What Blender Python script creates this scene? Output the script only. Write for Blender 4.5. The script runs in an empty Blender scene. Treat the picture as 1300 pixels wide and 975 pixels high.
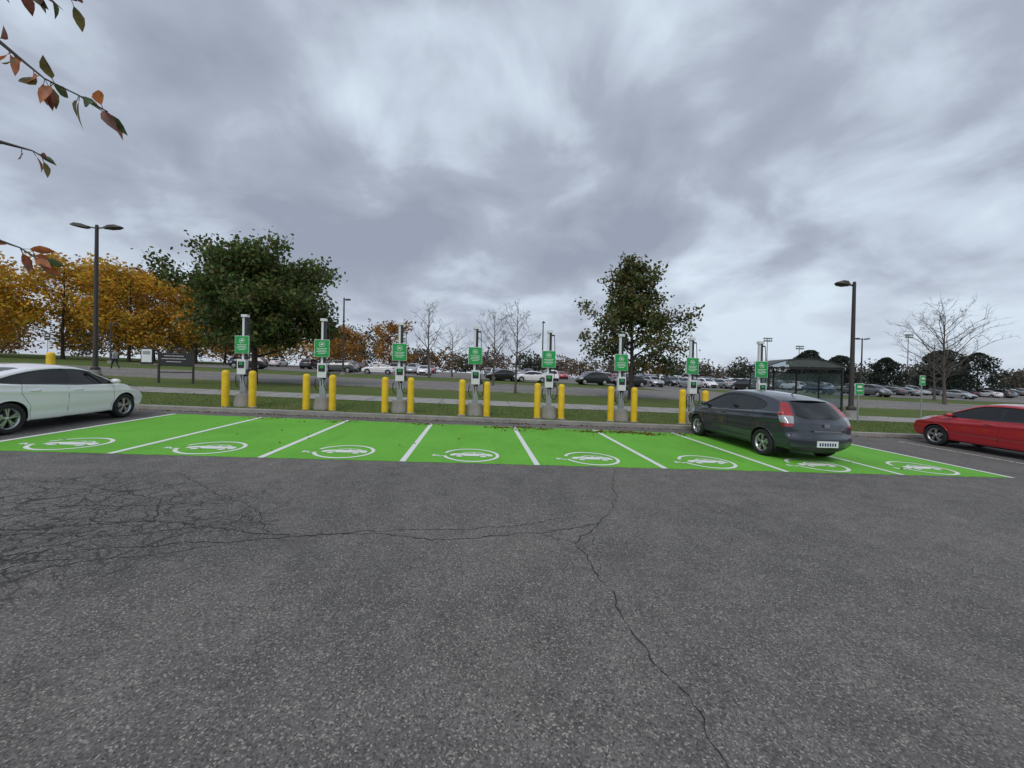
import bpy, math, random
import numpy as np
from mathutils import Vector, Matrix
random.seed(7)
rng = np.random.default_rng(7)
scene = bpy.context.scene
COL = scene.collection
# ------------------------------------------------------------------ terrain
A, B = 0.0353, -0.0227
def sat(v, lim, soft):
    v = np.asarray(v, dtype=float)
    a = np.abs(v)
    return np.sign(v) * np.where(a <= lim, a, lim + soft * (1 - np.exp(-(a - lim) / soft)))
def G(x, y):
    return A * sat(y, 85, 25) + B * sat(x, 85, 30)
def Yc(x):
    return 12.85 - 0.035 * np.clip(x, -60, 60)
def H(x, y):
    return G(x, y) + np.where(np.asarray(y) > Yc(x) + 0.02, 0.12, 0.0)
# ------------------------------------------------------------------ materials
def nt_new(name):
    m = bpy.data.materials.new(name); m.use_nodes = True
    nt = m.node_tree; nt.nodes.clear()
    out = nt.nodes.new('ShaderNodeOutputMaterial')
    b = nt.nodes.new('ShaderNodeBsdfPrincipled')
    nt.links.new(b.outputs[0], out.inputs[0])
    return m, nt, b, out
def N(nt, t, **kw):
    n = nt.nodes.new(t)
    for k, v in kw.items():
        setattr(n, k, v)
    return n
def ramp(nt, fac, stops):
    r = nt.nodes.new('ShaderNodeValToRGB')
    el = r.color_ramp.elements
    while len(el) < len(stops): el.new(0.5)
    for e, (p, c) in zip(el, stops):
        e.position = p; e.color = (c[0], c[1], c[2], 1) if not isinstance(c, (int, float)) else (c, c, c, 1)
    nt.links.new(fac, r.inputs[0])
    return r.outputs[0]
def mixc(nt, fac, a, b, mode='MIX'):
    m = nt.nodes.new('ShaderNodeMix'); m.data_type = 'RGBA'; m.blend_type = mode
    for sock, val in ((m.inputs[0], fac), (m.inputs[6], a), (m.inputs[7], b)):
        if isinstance(val, (int, float)): sock.default_value = val
        elif isinstance(val, tuple): sock.default_value = (val[0], val[1], val[2], 1)
        else: nt.links.new(val, sock)
    return m.outputs[2]
def math_(nt, op, a, b=None, c=None):
    m = nt.nodes.new('ShaderNodeMath'); m.operation = op
    for i, val in enumerate((a, b, c)):
        if val is None: continue
        if isinstance(val, (int, float)): m.inputs[i].default_value = val
        else: nt.links.new(val, m.inputs[i])
    return m.outputs[0]
def coords(nt):
    return nt.nodes.new('ShaderNodeTexCoord').outputs['Object']
def noise(nt, vec, scale, detail=4, rough=0.55, dist=0.0):
    n = N(nt, 'ShaderNodeTexNoise'); n.inputs['Scale'].default_value = scale
    n.inputs['Detail'].default_value = detail; n.inputs['Roughness'].default_value = rough
    n.inputs['Distortion'].default_value = dist
    nt.links.new(vec, n.inputs['Vector'])
    return n.outputs['Fac']
def bump(nt, b, h, strength=0.3, dist=0.01):
    bp = N(nt, 'ShaderNodeBump'); bp.inputs['Strength'].default_value = strength
    bp.inputs['Distance'].default_value = dist
    nt.links.new(h, bp.inputs['Height']); nt.links.new(bp.outputs[0], b.inputs['Normal'])
def mat(name, col, rough=0.6, metal=0.0, var=0.15, sc=6.0, coat=0.0, bmp=0.0, spec=0.5):
    m, nt, b, o = nt_new(name)
    v = coords(nt)
    f = noise(nt, v, sc, 5)
    lo = tuple(c * (1 - var) for c in col); hi = tuple(min(1, c * (1 + var)) for c in col)
    c = ramp(nt, f, [(0.3, lo), (0.7, hi)])
    nt.links.new(c, b.inputs['Base Color'])
    b.inputs['Roughness'].default_value = rough
    b.inputs['Metallic'].default_value = metal
    b.inputs['Coat Weight'].default_value = coat
    b.inputs['Coat Roughness'].default_value = 0.04
    b.inputs['Specular IOR Level'].default_value = spec
    if bmp: bump(nt, b, noise(nt, v, sc * 8, 3), bmp, 0.005)
    return m

def asphalt(name, base=0.125, near=True):
    m, nt, b, o = nt_new(name)
    v = coords(nt)
    big = noise(nt, v, 0.35, 5, 0.6)
    mid = noise(nt, v, 3.0, 6, 0.65)
    fine = noise(nt, v, 60, 3, 0.7)
    c = ramp(nt, big, [(0.3, (base*.88, base*.82, base*.78)), (0.7, (base*1.22, base*1.12, base*1.03))])
    c2 = ramp(nt, mid, [(0.3, 0.75), (0.7, 1.22)])
    c = mixc(nt, 1.0, c, c2, 'MULTIPLY')
    c3 = ramp(nt, fine, [(0.3, 0.45), (0.5, 0.95), (0.72, 1.6)])
    c = mixc(nt, 0.9, c, c3, 'MULTIPLY')
    vo = N(nt, 'ShaderNodeTexVoronoi'); vo.inputs['Scale'].default_value = 105
    nt.links.new(v, vo.inputs['Vector'])
    sp = nt.nodes.new('ShaderNodeSeparateColor'); nt.links.new(vo.outputs['Color'], sp.inputs[0])
    st = ramp(nt, sp.outputs[0], [(0.80, 0.0), (0.97, 0.85)])
    c = mixc(nt, st, c, (base*2.7, base*2.5, base*2.2))
    dk = ramp(nt, sp.outputs[1], [(0.74, 0.0), (0.95, 0.7)])
    c = mixc(nt, dk, c, (base*.30, base*.29, base*.28))
    hgt = fine
    if near:
        stn = ramp(nt, noise(nt, v, 0.9, 3, 0.5, 0.4), [(0.60, 0.0), (0.72, 0.35)])
        c = mixc(nt, stn, c, (base*.5, base*.46, base*.44))
        rd = ramp(nt, noise(nt, v, 0.55, 4, 0.6, 0.3), [(0.58, 0.0), (0.75, 0.30)])
        c = mixc(nt, rd, c, (base*1.3, base*1.0, base*.9))
        dv = N(nt, 'ShaderNodeTexNoise'); dv.inputs['Scale'].default_value = 2.2; dv.inputs['Detail'].default_value = 5
        nt.links.new(v, dv.inputs['Vector'])
        ad = nt.nodes.new('ShaderNodeVectorMath'); ad.operation = 'MULTIPLY_ADD'
        nt.links.new(dv.outputs['Color'], ad.inputs[0]); ad.inputs[1].default_value = (0.55, 0.55, 0)
        nt.links.new(v, ad.inputs[2])
        fac = None
        for scl, wd in ((1.7, 0.022), (3.6, 0.030), (6.5, 0.036)):
            ve = N(nt, 'ShaderNodeTexVoronoi', feature='DISTANCE_TO_EDGE'); ve.inputs['Scale'].default_value = scl
            nt.links.new(ad.outputs[0], ve.inputs['Vector'])
            e = ramp(nt, ve.outputs['Distance'], [(wd*.35, 1.0), (wd, 0.0)])
            fac = e if fac is None else math_(nt, 'MAXIMUM', fac, e)
        mp = N(nt, 'ShaderNodeMapping'); mp.vector_type = 'POINT'
        mp.inputs['Location'].default_value = (5.0*.33, -4.5*.55, 0); mp.inputs['Scale'].default_value = (.33, .55, 0)
        nt.links.new(v, mp.inputs['Vector'])
        ln = nt.nodes.new('ShaderNodeVectorMath'); ln.operation = 'LENGTH'; nt.links.new(mp.outputs[0], ln.inputs[0])
        s = math_(nt, 'ADD', ln.outputs['Value'], math_(nt, 'MULTIPLY', noise(nt, v, 1.6, 4), 1.2))
        mk = ramp(nt, math_(nt, 'MULTIPLY', s, 0.5), [(0.58, 1.0), (0.86, 0.0)])
        fac = math_(nt, 'MULTIPLY', math_(nt, 'MULTIPLY', fac, mk), 0.85)
        c = mixc(nt, fac, c, (0.022, 0.020, 0.019))
    nt.links.new(c, b.inputs['Base Color'])
    b.inputs['Roughness'].default_value = 0.9
    b.inputs['Specular IOR Level'].default_value = 0.35
    bump(nt, b, hgt, 0.6, 0.006)
    return m

def grass_mat(name):
    m, nt, b, o = nt_new(name)
    v = coords(nt)
    a = ramp(nt, noise(nt, v, 0.25, 6, 0.6), [(0.35, (0.078, 0.118, 0.026)), (0.58, (0.10, 0.13, 0.036)), (0.78, (0.145, 0.12, 0.048))])
    f = ramp(nt, noise(nt, v, 22, 4, 0.7), [(0.3, 0.55), (0.7, 1.45)])
    c = mixc(nt, 1.0, a, f, 'MULTIPLY')
    nt.links.new(c, b.inputs['Base Color']); b.inputs['Roughness'].default_value = 0.95
    b.inputs['Specular IOR Level'].default_value = 0.15
    bump(nt, b, noise(nt, v, 30, 3), 0.5, 0.03)
    return m

def green_paint():
    m, nt, b, o = nt_new('green_stall_paint')
    v = coords(nt)
    c = ramp(nt, noise(nt, v, 0.7, 6, 0.65), [(0.3, (0.12, 0.37, 0.030)), (0.7, (0.155, 0.465, 0.045))])
    f = ramp(nt, noise(nt, v, 45, 4, 0.7), [(0.3, 0.72), (0.65, 1.12)])
    c = mixc(nt, 1.0, c, f, 'MULTIPLY')
    mp = N(nt, 'ShaderNodeMapping'); mp.inputs['Scale'].default_value = (1.6, .22, 1)
    nt.links.new(v, mp.inputs['Vector'])
    tr = ramp(nt, noise(nt, mp.outputs[0], 1.5, 5, 0.6), [(0.52, 0.0), (0.75, 0.30)])
    c = mixc(nt, tr, c, (0.075, 0.22, 0.03))
    d = ramp(nt, noise(nt, v, 2.2, 8, 0.72, 0.6), [(0.59, 0.0), (0.74, 0.65)])
    c = mixc(nt, d, c, (0.07, 0.17, 0.03))
    nt.links.new(c, b.inputs['Base Color']); b.inputs['Roughness'].default_value = 0.8
    b.inputs['Specular IOR Level'].default_value = 0.3
    bump(nt, b, noise(nt, v, 80, 3), 0.5, 0.006)
    return m
def worn_white(name, under, thr=0.60):
    m, nt, b, o = nt_new(name)
    v = coords(nt)
    w = ramp(nt, noise(nt, v, 14, 6, 0.75), [(thr, 0.0), (thr + 0.09, 0.8)])
    c = mixc(nt, w, (0.70, 0.71, 0.68), under)
    nt.links.new(c, b.inputs['Base Color']); b.inputs['Roughness'].default_value = 0.8
    return m
def foliage_mat(name):
    m, nt, b, o = nt_new(name)
    at = N(nt, 'ShaderNodeAttribute', attribute_name='tint')
    nt.links.new(at.outputs['Color'], b.inputs['Base Color'])
    b.inputs['Roughness'].default_value = 0.6
    b.inputs['Specular IOR Level'].default_value = 0.3
    tr = N(nt, 'ShaderNodeBsdfTranslucent'); nt.links.new(at.outputs['Color'], tr.inputs[0])
    mx = N(nt, 'ShaderNodeMixShader'); mx.inputs[0].default_value = 0.35
    nt.links.new(b.outputs[0], mx.inputs[1]); nt.links.new(tr.outputs[0], mx.inputs[2]); nt.links.new(mx.outputs[0], o.inputs[0])
    return m
def concrete(name, col, sc=2.0):
    m, nt, b, o = nt_new(name)
    v = coords(nt)
    c = ramp(nt, noise(nt, v, sc, 7, 0.65), [(0.3, tuple(k*.7 for k in col)), (0.7, tuple(k*1.15 for k in col))])
    f = ramp(nt, noise(nt, v, 60, 3, 0.7), [(0.3, 0.8), (0.7, 1.15)])
    c = mixc(nt, 1.0, c, f, 'MULTIPLY')
    nt.links.new(c, b.inputs['Base Color']); b.inputs['Roughness'].default_value = 0.9
    bump(nt, b, noise(nt, v, 50, 3), 0.3, 0.005)
    return m

M_asph = asphalt('parking_asphalt', 0.128, True)
M_road = asphalt('road_asphalt', 0.165, False)
M_grass = grass_mat('lawn_grass')
M_green = green_paint()
M_line = worn_white('stall_line_paint', (0.10, 0.3, 0.03), 0.63)
M_line2 = worn_white('old_line_paint', (0.12, 0.12, 0.12), 0.45)
M_leaf = foliage_mat('foliage')
M_conc = concrete('concrete', (0.30, 0.285, 0.26))
M_walk = concrete('sidewalk_concrete', (0.33, 0.315, 0.29))
M_bark = mat('bark', (0.050, 0.040, 0.033), 0.9, var=0.4, sc=9, bmp=0.6)
M_barkg = mat('bark_grey', (0.10, 0.082, 0.07), 0.9, var=0.3, sc=9)
M_yel = mat('bollard_yellow', (0.78, 0.50, 0.012), 0.5, var=0.14, sc=4)
M_black = mat('black_plastic', (0.02, 0.02, 0.022), 0.45)
M_dark = mat('dark_metal', (0.025, 0.023, 0.022), 0.45)
M_bronze = mat('bronze_metal', (0.035, 0.028, 0.024), 0.5)
M_white = mat('white_enclosure', (0.68, 0.69, 0.70), 0.35, var=0.05)
M_alu = mat('aluminium', (0.42, 0.43, 0.44), 0.35, 0.8, var=0.1)
M_sgreen = mat('sign_green', (0.012, 0.33, 0.07), 0.4, var=0.06)
M_swhite = mat('sign_white', (0.75, 0.76, 0.75), 0.4, var=0.04)
M_glass = mat('car_glass', (0.010, 0.012, 0.013), 0.03, var=0.1, spec=0.6)
M_tyre = mat('tyre_rubber', (0.018, 0.018, 0.018), 0.85, sc=20)
M_rim = mat('alloy_rim', (0.50, 0.51, 0.52), 0.3, 0.85, var=0.05)
M_well = mat('wheel_well', (0.006, 0.006, 0.006), 0.95)
M_red = mat('tail_lamp', (0.32, 0.008, 0.01), 0.15, coat=1)
M_clear = mat('lamp_lens', (0.38, 0.39, 0.41), 0.1, 0.2, coat=1)
M_crack = mat('crack_tar', (0.026, 0.024, 0.023), 0.95)
def paint(name, col, metal=0.3, var=0.03, rough=0.32, coat=1.0):
    return mat(name, col, rough, metal, var=var, sc=1.5, coat=coat)
P_white = paint('car_paint_white', (0.86, 0.83, 0.86), 0.0, rough=.4)
P_dark = paint('car_paint_charcoal', (0.034, 0.040, 0.053), 0.35)
P_redc = paint('car_paint_red', (0.46, 0.012, 0.022), 0.15)
P_silver = paint('car_paint_silver', (0.42, 0.43, 0.45), 0.5)
P_black = paint('car_paint_black', (0.012, 0.012, 0.014), 0.2)
P_blue = paint('car_paint_blue', (0.02, 0.05, 0.14), 0.3)
P_grey = paint('car_paint_grey', (0.12, 0.125, 0.13), 0.4)
mg, nt, b, o = nt_new('shelter_glass')
b.inputs['Base Color'].default_value = (0.75, 0.85, 0.83, 1); b.inputs['Roughness'].default_value = 0.03
tb = N(nt, 'ShaderNodeBsdfTransparent'); tb.inputs[0].default_value = (0.70, 0.76, 0.76, 1)
mx = N(nt, 'ShaderNodeMixShader'); mx.inputs[0].default_value = 0.12
nt.links.new(tb.outputs[0], mx.inputs[1]); nt.links.new(b.outputs[0], mx.inputs[2]); nt.links.new(mx.outputs[0], o.inputs[0])
M_sglass = mg
# ------------------------------------------------------------------ mesh builder
class MB:
    def __init__(s):
        s.v = []; s.f = []; s.m = []; s.sm = []; s.mats = []
    def mi(s, mt):
        if mt not in s.mats: s.mats.append(mt)
        return s.mats.index(mt)
    def add(s, vs, fs, mt, smooth=False):
        o = len(s.v)
        s.v += [tuple(float(k) for k in p) for p in vs]
        s.f += [tuple(i + o for i in f) for f in fs]
        k = s.mi(mt); s.m += [k] * len(fs); s.sm += [smooth] * len(fs)
    def box(s, c, d, mt, rz=0.0, rx=0.0, top=1.0):
        hx, hy, hz = d[0]/2, d[1]/2, d[2]/2
        vs = []
        R = Matrix.Rotation(rz, 3, 'Z') @ Matrix.Rotation(rx, 3, 'X')
        for z, k in ((-hz, 1.0), (hz, top)):
            for x, y in ((-hx, -hy), (hx, -hy), (hx, hy), (-hx, hy)):
                p = R @ Vector((x*k, y*k, z)); vs.append((p.x + c[0], p.y + c[1], p.z + c[2]))
        s.add(vs, [(0, 3, 2, 1), (4, 5, 6, 7), (0, 1, 5, 4), (1, 2, 6, 5), (2, 3, 7, 6), (3, 0, 4, 7)], mt)
    def tube(s, pts, rad, mt, seg=8, cap=True, smooth=True):
        n = len(pts)
        if isinstance(rad, (int, float)): rad = [rad] * n
        P = [Vector(p) for p in pts]
        d = (P[-1] - P[0]); d = d.normalized() if d.length > 1e-6 else Vector((0, 0, 1))
        ref = Vector((1, 0, 0)) if abs(d.z) > 0.7 else Vector((0, 0, 1))
        vs = []
        for i in range(n):
            t = (P[min(i+1, n-1)] - P[max(i-1, 0)])
            t = t.normalized() if t.length > 1e-7 else d
            a = t.cross(ref)
            if a.length < 1e-3: a = t.cross(Vector((0, 1, 0.01)))
            a.normalize(); bb = t.cross(a)
            for k in range(seg):
                an = 2*math.pi*k/seg
                q = P[i] + (a*math.cos(an) + bb*math.sin(an)) * rad[i]
                vs.append(q)
        fs = []
        for i in range(n-1):
            for k in range(seg):
                k2 = (k+1) % seg
                fs.append((i*seg+k, i*seg+k2, (i+1)*seg+k2, (i+1)*seg+k))
        s.add(vs, fs, mt, smooth)
        if cap:
            s.add(vs[:seg], [tuple(range(seg))], mt); s.add(vs[-seg:], [tuple(range(seg))], mt)
    def lathe(s, prof, mt, c=(0, 0, 0), seg=20, axis='Z', smooth=True, xs=1.0):
        vs = []
        for r, h in prof:
            for k in range(seg):
                a = 2*math.pi*k/seg
                if axis == 'Z': vs.append((c[0]+r*math.cos(a), c[1]+r*math.sin(a), c[2]+h))
                else: vs.append((c[0]+h, c[1]+r*math.cos(a), c[2]+r*xs*math.sin(a)))
        fs = []
        for i in range(len(prof)-1):
            for k in range(seg):
                k2 = (k+1) % seg
                fs.append((i*seg+k, i*seg+k2, (i+1)*seg+k2, (i+1)*seg+k))
        s.add(vs, fs, mt, smooth)
    def obj(s, name, bevel=0.0, loc=(0, 0, 0), link=True):
        me = bpy.data.meshes.new(name)
        me.from_pydata(s.v, [], s.f)
        for mt in s.mats: me.materials.append(mt)
        me.polygons.foreach_set('material_index', s.m)
        me.polygons.foreach_set('use_smooth', s.sm)
        me.update()
        if not link: return me
        ob = bpy.data.objects.new(name, me); COL.objects.link(ob); ob.location = loc
        if bevel:
            bv = ob.modifiers.new('bevel', 'BEVEL'); bv.width = bevel; bv.segments = 2; bv.limit_method = 'ANGLE'; bv.angle_limit = math.radians(40)
        return ob
def inst(name, me, x, y, z, rz=0.0, tilt=False, bevel=0.0, sc=1.0):
    ob = bpy.data.objects.new(name, me); COL.objects.link(ob)
    R = Matrix.Rotation(rz, 4, 'Z')
    if tilt:
        up = Vector((-B, -A, 1)).normalized()
        R = Vector((0, 0, 1)).rotation_difference(up).to_matrix().to_4x4() @ R
    ob.matrix_world = Matrix.Translation((x, y, z)) @ R @ Matrix.Scale(sc, 4)
    if bevel:
        bv = ob.modifiers.new('bevel', 'BEVEL'); bv.width = bevel; bv.segments = 2; bv.limit_method = 'ANGLE'; bv.angle_limit = math.radians(40)
    return ob
# ------------------------------------------------------------------ ground sheets
def sheet(name, xs, offs, mt, zoff, relcurb=True, zf=None):
    mb = MB(); vs = []
    zf = zf or H
    for o_ in offs:
        for x in xs:
            y = (Yc(x) + o_) if relcurb else o_
            vs.append((x, y, float(zf(x, y)) + zoff))
    nx = len(xs); fs = []
    for j in range(len(offs)-1):
        for i in range(nx-1):
            fs.append((j*nx+i, j*nx+i+1, (j+1)*nx+i+1, (j+1)*nx+i))
    mb.add(vs, fs, mt); return mb.obj(name)
xs_big = [-2500, -1200, -600, -300, -200, -150, -130, -115, -100, -90, -85] + list(range(-60, 61, 20)) + [85, 90, 100, 115, 130, 150, 200, 300, 600, 1200, 2500]
rows = [-2500, -600, -200, -100, -60, -30, 0.0]
mb = MB(); vs = []
allrows = [(r, False) for r in rows] + [(0.05, True)] + [(r, True) for r in (5, 15, 30, 50, 72, 76, 80, 85, 90, 95, 100, 110, 125, 150, 200, 400, 1200, 3000)]
for r, hi in allrows:
    for x in xs_big:
        y = float(Yc(x)) + r
        vs.append((x, y, float(G(x, y)) + (0.12 if hi else -0.03)))
nx = len(xs_big); fs = []
for j in range(len(allrows)-1):
    for i in range(nx-1): fs.append((j*nx+i, j*nx+i+1, (j+1)*nx+i+1, (j+1)*nx+i))
mb.add(vs, fs, M_grass); mb.obj('ground')
sheet('parking_lot', [-60, -20, 20, 60], [-60, -20, 0.0], M_asph, 0.0, zf=lambda x, y: G(x, y))
mb = MB()
prof = [(-0.02, -0.02), (-0.015, 0.125), (0.005, 0.14), (0.15, 0.142), (0.155, 0.10)]
xk = list(np.arange(-60, 61, 2.0))
vs = []
for x in xk:
    for dy, dz in prof:
        y = float(Yc(x)) + dy; vs.append((x, y, float(G(x, y)) + dz))
n5 = len(prof)
fs = [(i*n5+k, (i+1)*n5+k, (i+1)*n5+k+1, i*n5+k+1) for i in range(len(xk)-1) for k in range(n5-1)]
mb.add(vs, fs, M_conc)
mb.obj('kerb')
sheet('sidewalk', [-85, -40, 0, 40, 85], [4.3, 6.8], M_walk, 0.012)
mb = MB()
for x in np.arange(-40, 41, 1.6):
    y0 = float(Yc(x)) + 4.3; y1 = y0 + 2.5
    vs = [(x-.012, y0, float(H(x, y0))+.016), (x+.012, y0, float(H(x, y0))+.016), (x+.012, y1, float(H(x, y1))+.016), (x-.012, y1, float(H(x, y1))+.016)]
    mb.add(vs, [(0, 1, 2, 3)], M_crack)
mb.obj('sidewalk_joints')
sheet('road', [-85, -40, 0, 40, 85], [14.0, 25.0], M_road, 0.014)
mb = MB()
for o_ in (13.85, 25.0):
    for i in range(-85, 85, 5):
        x0, x1 = i, i+5; vs = []
        for x in (x0, x1):
            for dy, dz in ((0, 0), (0, .10), (.15, .10), (.15, 0)):
                y = float(Yc(x)) + o_ + dy; vs.append((x, y, float(H(x, y)) + dz))
        mb.add(vs, [(0, 4, 5, 1), (1, 5, 6, 2), (2, 6, 7, 3)], M_conc)
mb.obj('road_kerb')
mb = MB()
for i in range(-84, 84, 6):
    vs = []
    for x, dy in ((i, 19.4), (i+3, 19.4), (i+3, 19.55), (i, 19.55)):
        y = float(Yc(x)) + dy; vs.append((x, y, float(H(x, y)) + 0.02))
    mb.add(vs, [(0, 1, 2, 3)], M_line2)
mb.obj('road_markings')
sheet('far_parking_lot', [-45, -20, 0, 40, 85, 90, 100, 115, 130, 150, 180], [38, 55, 72, 76, 80, 85, 90], M_road, 0.03)
sheet('driveway', [20, 28], [25.2, 37.9], M_road, 0.02)

# ------------------------------------------------------------------ green stalls
XL = [1.21 + 2.55*(k-5) for k in range(1, 10)]
def Yf(x): return 7.33 - 0.0185*x
def Yb(x): return 12.08 - 0.042*x
mb = MB(); vs = []
ng = 420
gx = np.linspace(XL[0]-0.05, XL[-1]+0.05, ng)
rj = np.random.default_rng(2)
jf = np.convolve(rj.normal(0, .016, ng+4), np.ones(3)/3, 'same')[:ng]; jb = np.convolve(rj.normal(0, .04, ng+4), np.ones(5)/5, 'same')[:ng]
for x, j in zip(gx, jf): vs.append((x, Yf(x)+j, G(x, Yf(x)+j) + .004))
for x, j in zip(gx, jb): vs.append((x, Yb(x)+j, G(x, Yb(x)+j) + .004))
mb.add(vs, [(i, i+1, ng+i+1, ng+i) for i in range(ng-1)], M_green)
mb.obj('green_parking_stalls')
mb = MB()
for x in XL:
    y0, y1 = Yf(x)-0.01, Yb(x)
    mb.add([(x-.055, y0, G(x-.055, y0)+.008), (x+.055, y0, G(x+.055, y0)+.008), (x+.055, y1, G(x+.055, y1)+.008), (x-.055, y1, G(x-.055, y1)+.008)], [(0, 1, 2, 3)], M_line)
for x in (13.98, 16.6, 19.2, 21.8, -11.6, -14.2, -16.8):
    y0, y1 = Yf(x), Yb(x)
    mb.add([(x-.05, y0, G(x-.05, y0)+.008), (x+.05, y0, G(x+.05, y0)+.008), (x+.05, y1, G(x+.05, y1)+.008), (x-.05, y1, G(x-.05, y1)+.008)], [(0, 1, 2, 3)], M_line2)
mb.obj('stall_lines')
def stroke(mb, pts, w, mt, closed=False):
    n = len(pts); P = [Vector((p[0], p[1])) for p in pts]; L = []; R = []
    for i in range(n):
        a = P[(i-1) % n] if (closed or i > 0) else P[i]
        c = P[(i+1) % n] if (closed or i < n-1) else P[i]
        t = (c-a).normalized(); nn = Vector((-t.y, t.x)) * w/2
        L.append(P[i]+nn); R.append(P[i]-nn)
    vs = [(p.x, p.y, A*p.y + B*p.x) for p in L] + [(p.x, p.y, A*p.y + B*p.x) for p in R]
    rg = range(n if closed else n-1)
    mb.add(vs, [(i, (i+1) % n, n+(i+1) % n, n+i) for i in rg], mt)
mb = MB()
stroke(mb, [(0.55*math.cos(a), 0.55*math.sin(a)) for a in np.linspace(math.radians(-168), math.radians(165), 44)], 0.07, M_line)
# lower body with wheel notches built as quads strip between top line and bottom line
xsb = np.linspace(-.43, .44, 60); top_ = []; bot_ = []
for x in xsb:
    tp_ = np.interp(x, [-.43, -.36, -.20, .30, .40, .44], [.03, .09, .115, .115, .10, .03]); bt_ = -.10
    for cx in (-.24, .25):
        if abs(x-cx) < .10: bt_ = max(bt_, -.12+math.sqrt(.10**2-(x-cx)**2))
    top_.append((x, tp_, A*tp_+B*x)); bot_.append((x, bt_, A*bt_+B*x))
nb = len(xsb)
mb.add(top_+bot_, [(i, i+1, nb+i+1, nb+i) for i in range(nb-1)], M_line)
stroke(mb, [(-.18, .135), (-.06, .225), (.17, .225), (.29, .135)], 0.045, M_line)
stroke(mb, [(.06, .12), (.06, .21)], 0.03, M_line)
for cx in (-.24, .25):
    vs = [(cx, -.12, A*-.12+B*cx)] + [(cx+.068*math.cos(a), -.12+.068*math.sin(a), A*(-.12+.068*math.sin(a))+B*(cx+.068*math.cos(a))) for a in np.linspace(0, 2*math.pi, 17)[:-1]]
    mb.add(vs, [(0, i, i % 16+1) for i in range(1, 17)], M_line)
stroke(mb, [(-.54, -.12), (-.63, -.17), (-.68, -.10), (-.74, -.10)], 0.045, M_line)
stroke(mb, [(-.74, -.16), (-.74, -.04)], 0.08, M_line)
me_ev = mb.obj('ev_symbol', link=False)
for k in range(8):
    x = (XL[k]+XL[k+1])/2; y = Yf(x) + 0.68
    inst('ev_stall_symbol', me_ev, x, y, float(G(x, y)) + .0085)
def crack(mb, pts, w, seed, jit=0.05):
    r = random.Random(seed); out = []
    for i in range(len(pts)-1):
        a, c = Vector(pts[i]), Vector(pts[i+1]); L = (c-a).length; n = max(2, int(L/0.045))
        nn = Vector((-(c-a).y, (c-a).x)).normalized()
        off = 0
        for k in range(n):
            t = k/n
            off = off*0.82 + r.uniform(-jit, jit)*0.62
            out.append(a.lerp(c, t) + nn*off*math.sin(math.pi*min(1, t*1.0+0.05)))
    out.append(Vector(pts[-1]))
    n = len(out); vs = []
    for i, p in enumerate(out):
        t = (out[min(i+1, n-1)]-out[max(0, i-1)]).normalized(); nn = Vector((-t.y, t.x))
        ww = w*r.uniform(0.15, 1.15)/2
        for q in (p+nn*ww, p-nn*ww): vs.append((q.x, q.y, float(G(q.x, q.y)) + .003))
    mb.add(vs, [(2*i, 2*i+1, 2*i+3, 2*i+2) for i in range(n-1)], M_crack)
mb = MB()
crack(mb, [(2.67, 7.1), (2.35, 6.3), (2.16, 5.59), (1.54, 4.57), (1.1, 4.03), (1.13, 3.48), (1.14, 2.76), (1.21, 2.22), (1.23, 1.77), (1.3, 1.0)], 0.0125, 1)
crack(mb, [(1.54, 4.57), (.76, 4.27), (-.03, 4.12), (-1.05, 4.25), (-2.06, 4.2), (-3.46, 4.53), (-4.1, 4.4), (-5.5, 4.1)], 0.017, 2)
crack(mb, [(1.3, 4.75), (.6, 4.5), (-.3, 4.35), (-1.2, 4.32), (-2.3, 4.05), (-3.4, 3.9), (-4.6, 3.6)], 0.012, 3)
crack(mb, [(1.54, 4.57), (1.35, 4.3), (1.3, 3.9), (1.14, 3.4)], 0.006, 4)
crack(mb, [(-2.06, 4.2), (-2.6, 4.9), (-3.6, 5.6), (-4.6, 6.4)], 0.011, 5)
crack(mb, [(-3.46, 4.53), (-3.9, 5.2), (-5.2, 5.7), (-6.5, 5.9)], 0.013, 6)
crack(mb, [(-2.9, 4.3), (-3.2, 3.7), (-3.9, 3.3), (-5.0, 3.0)], 0.012, 8)
crack(mb, [(.76, 4.27), (1.1, 4.03)], 0.009, 9)
crack(mb, [(-2.2, 4.1), (-2.9, 3.75), (-3.8, 3.65)], 0.009, 10)
crack(mb, [(-3.0, 5.1), (-4.2, 4.95), (-5.6, 5.05), (-7, 4.9)], 0.012, 11)
crack(mb, [(-2.6, 4.5), (-3.5, 4.15), (-4.4, 4.2), (-5.6, 3.8)], 0.012, 12)
mb.obj('pavement_cracks')

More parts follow.
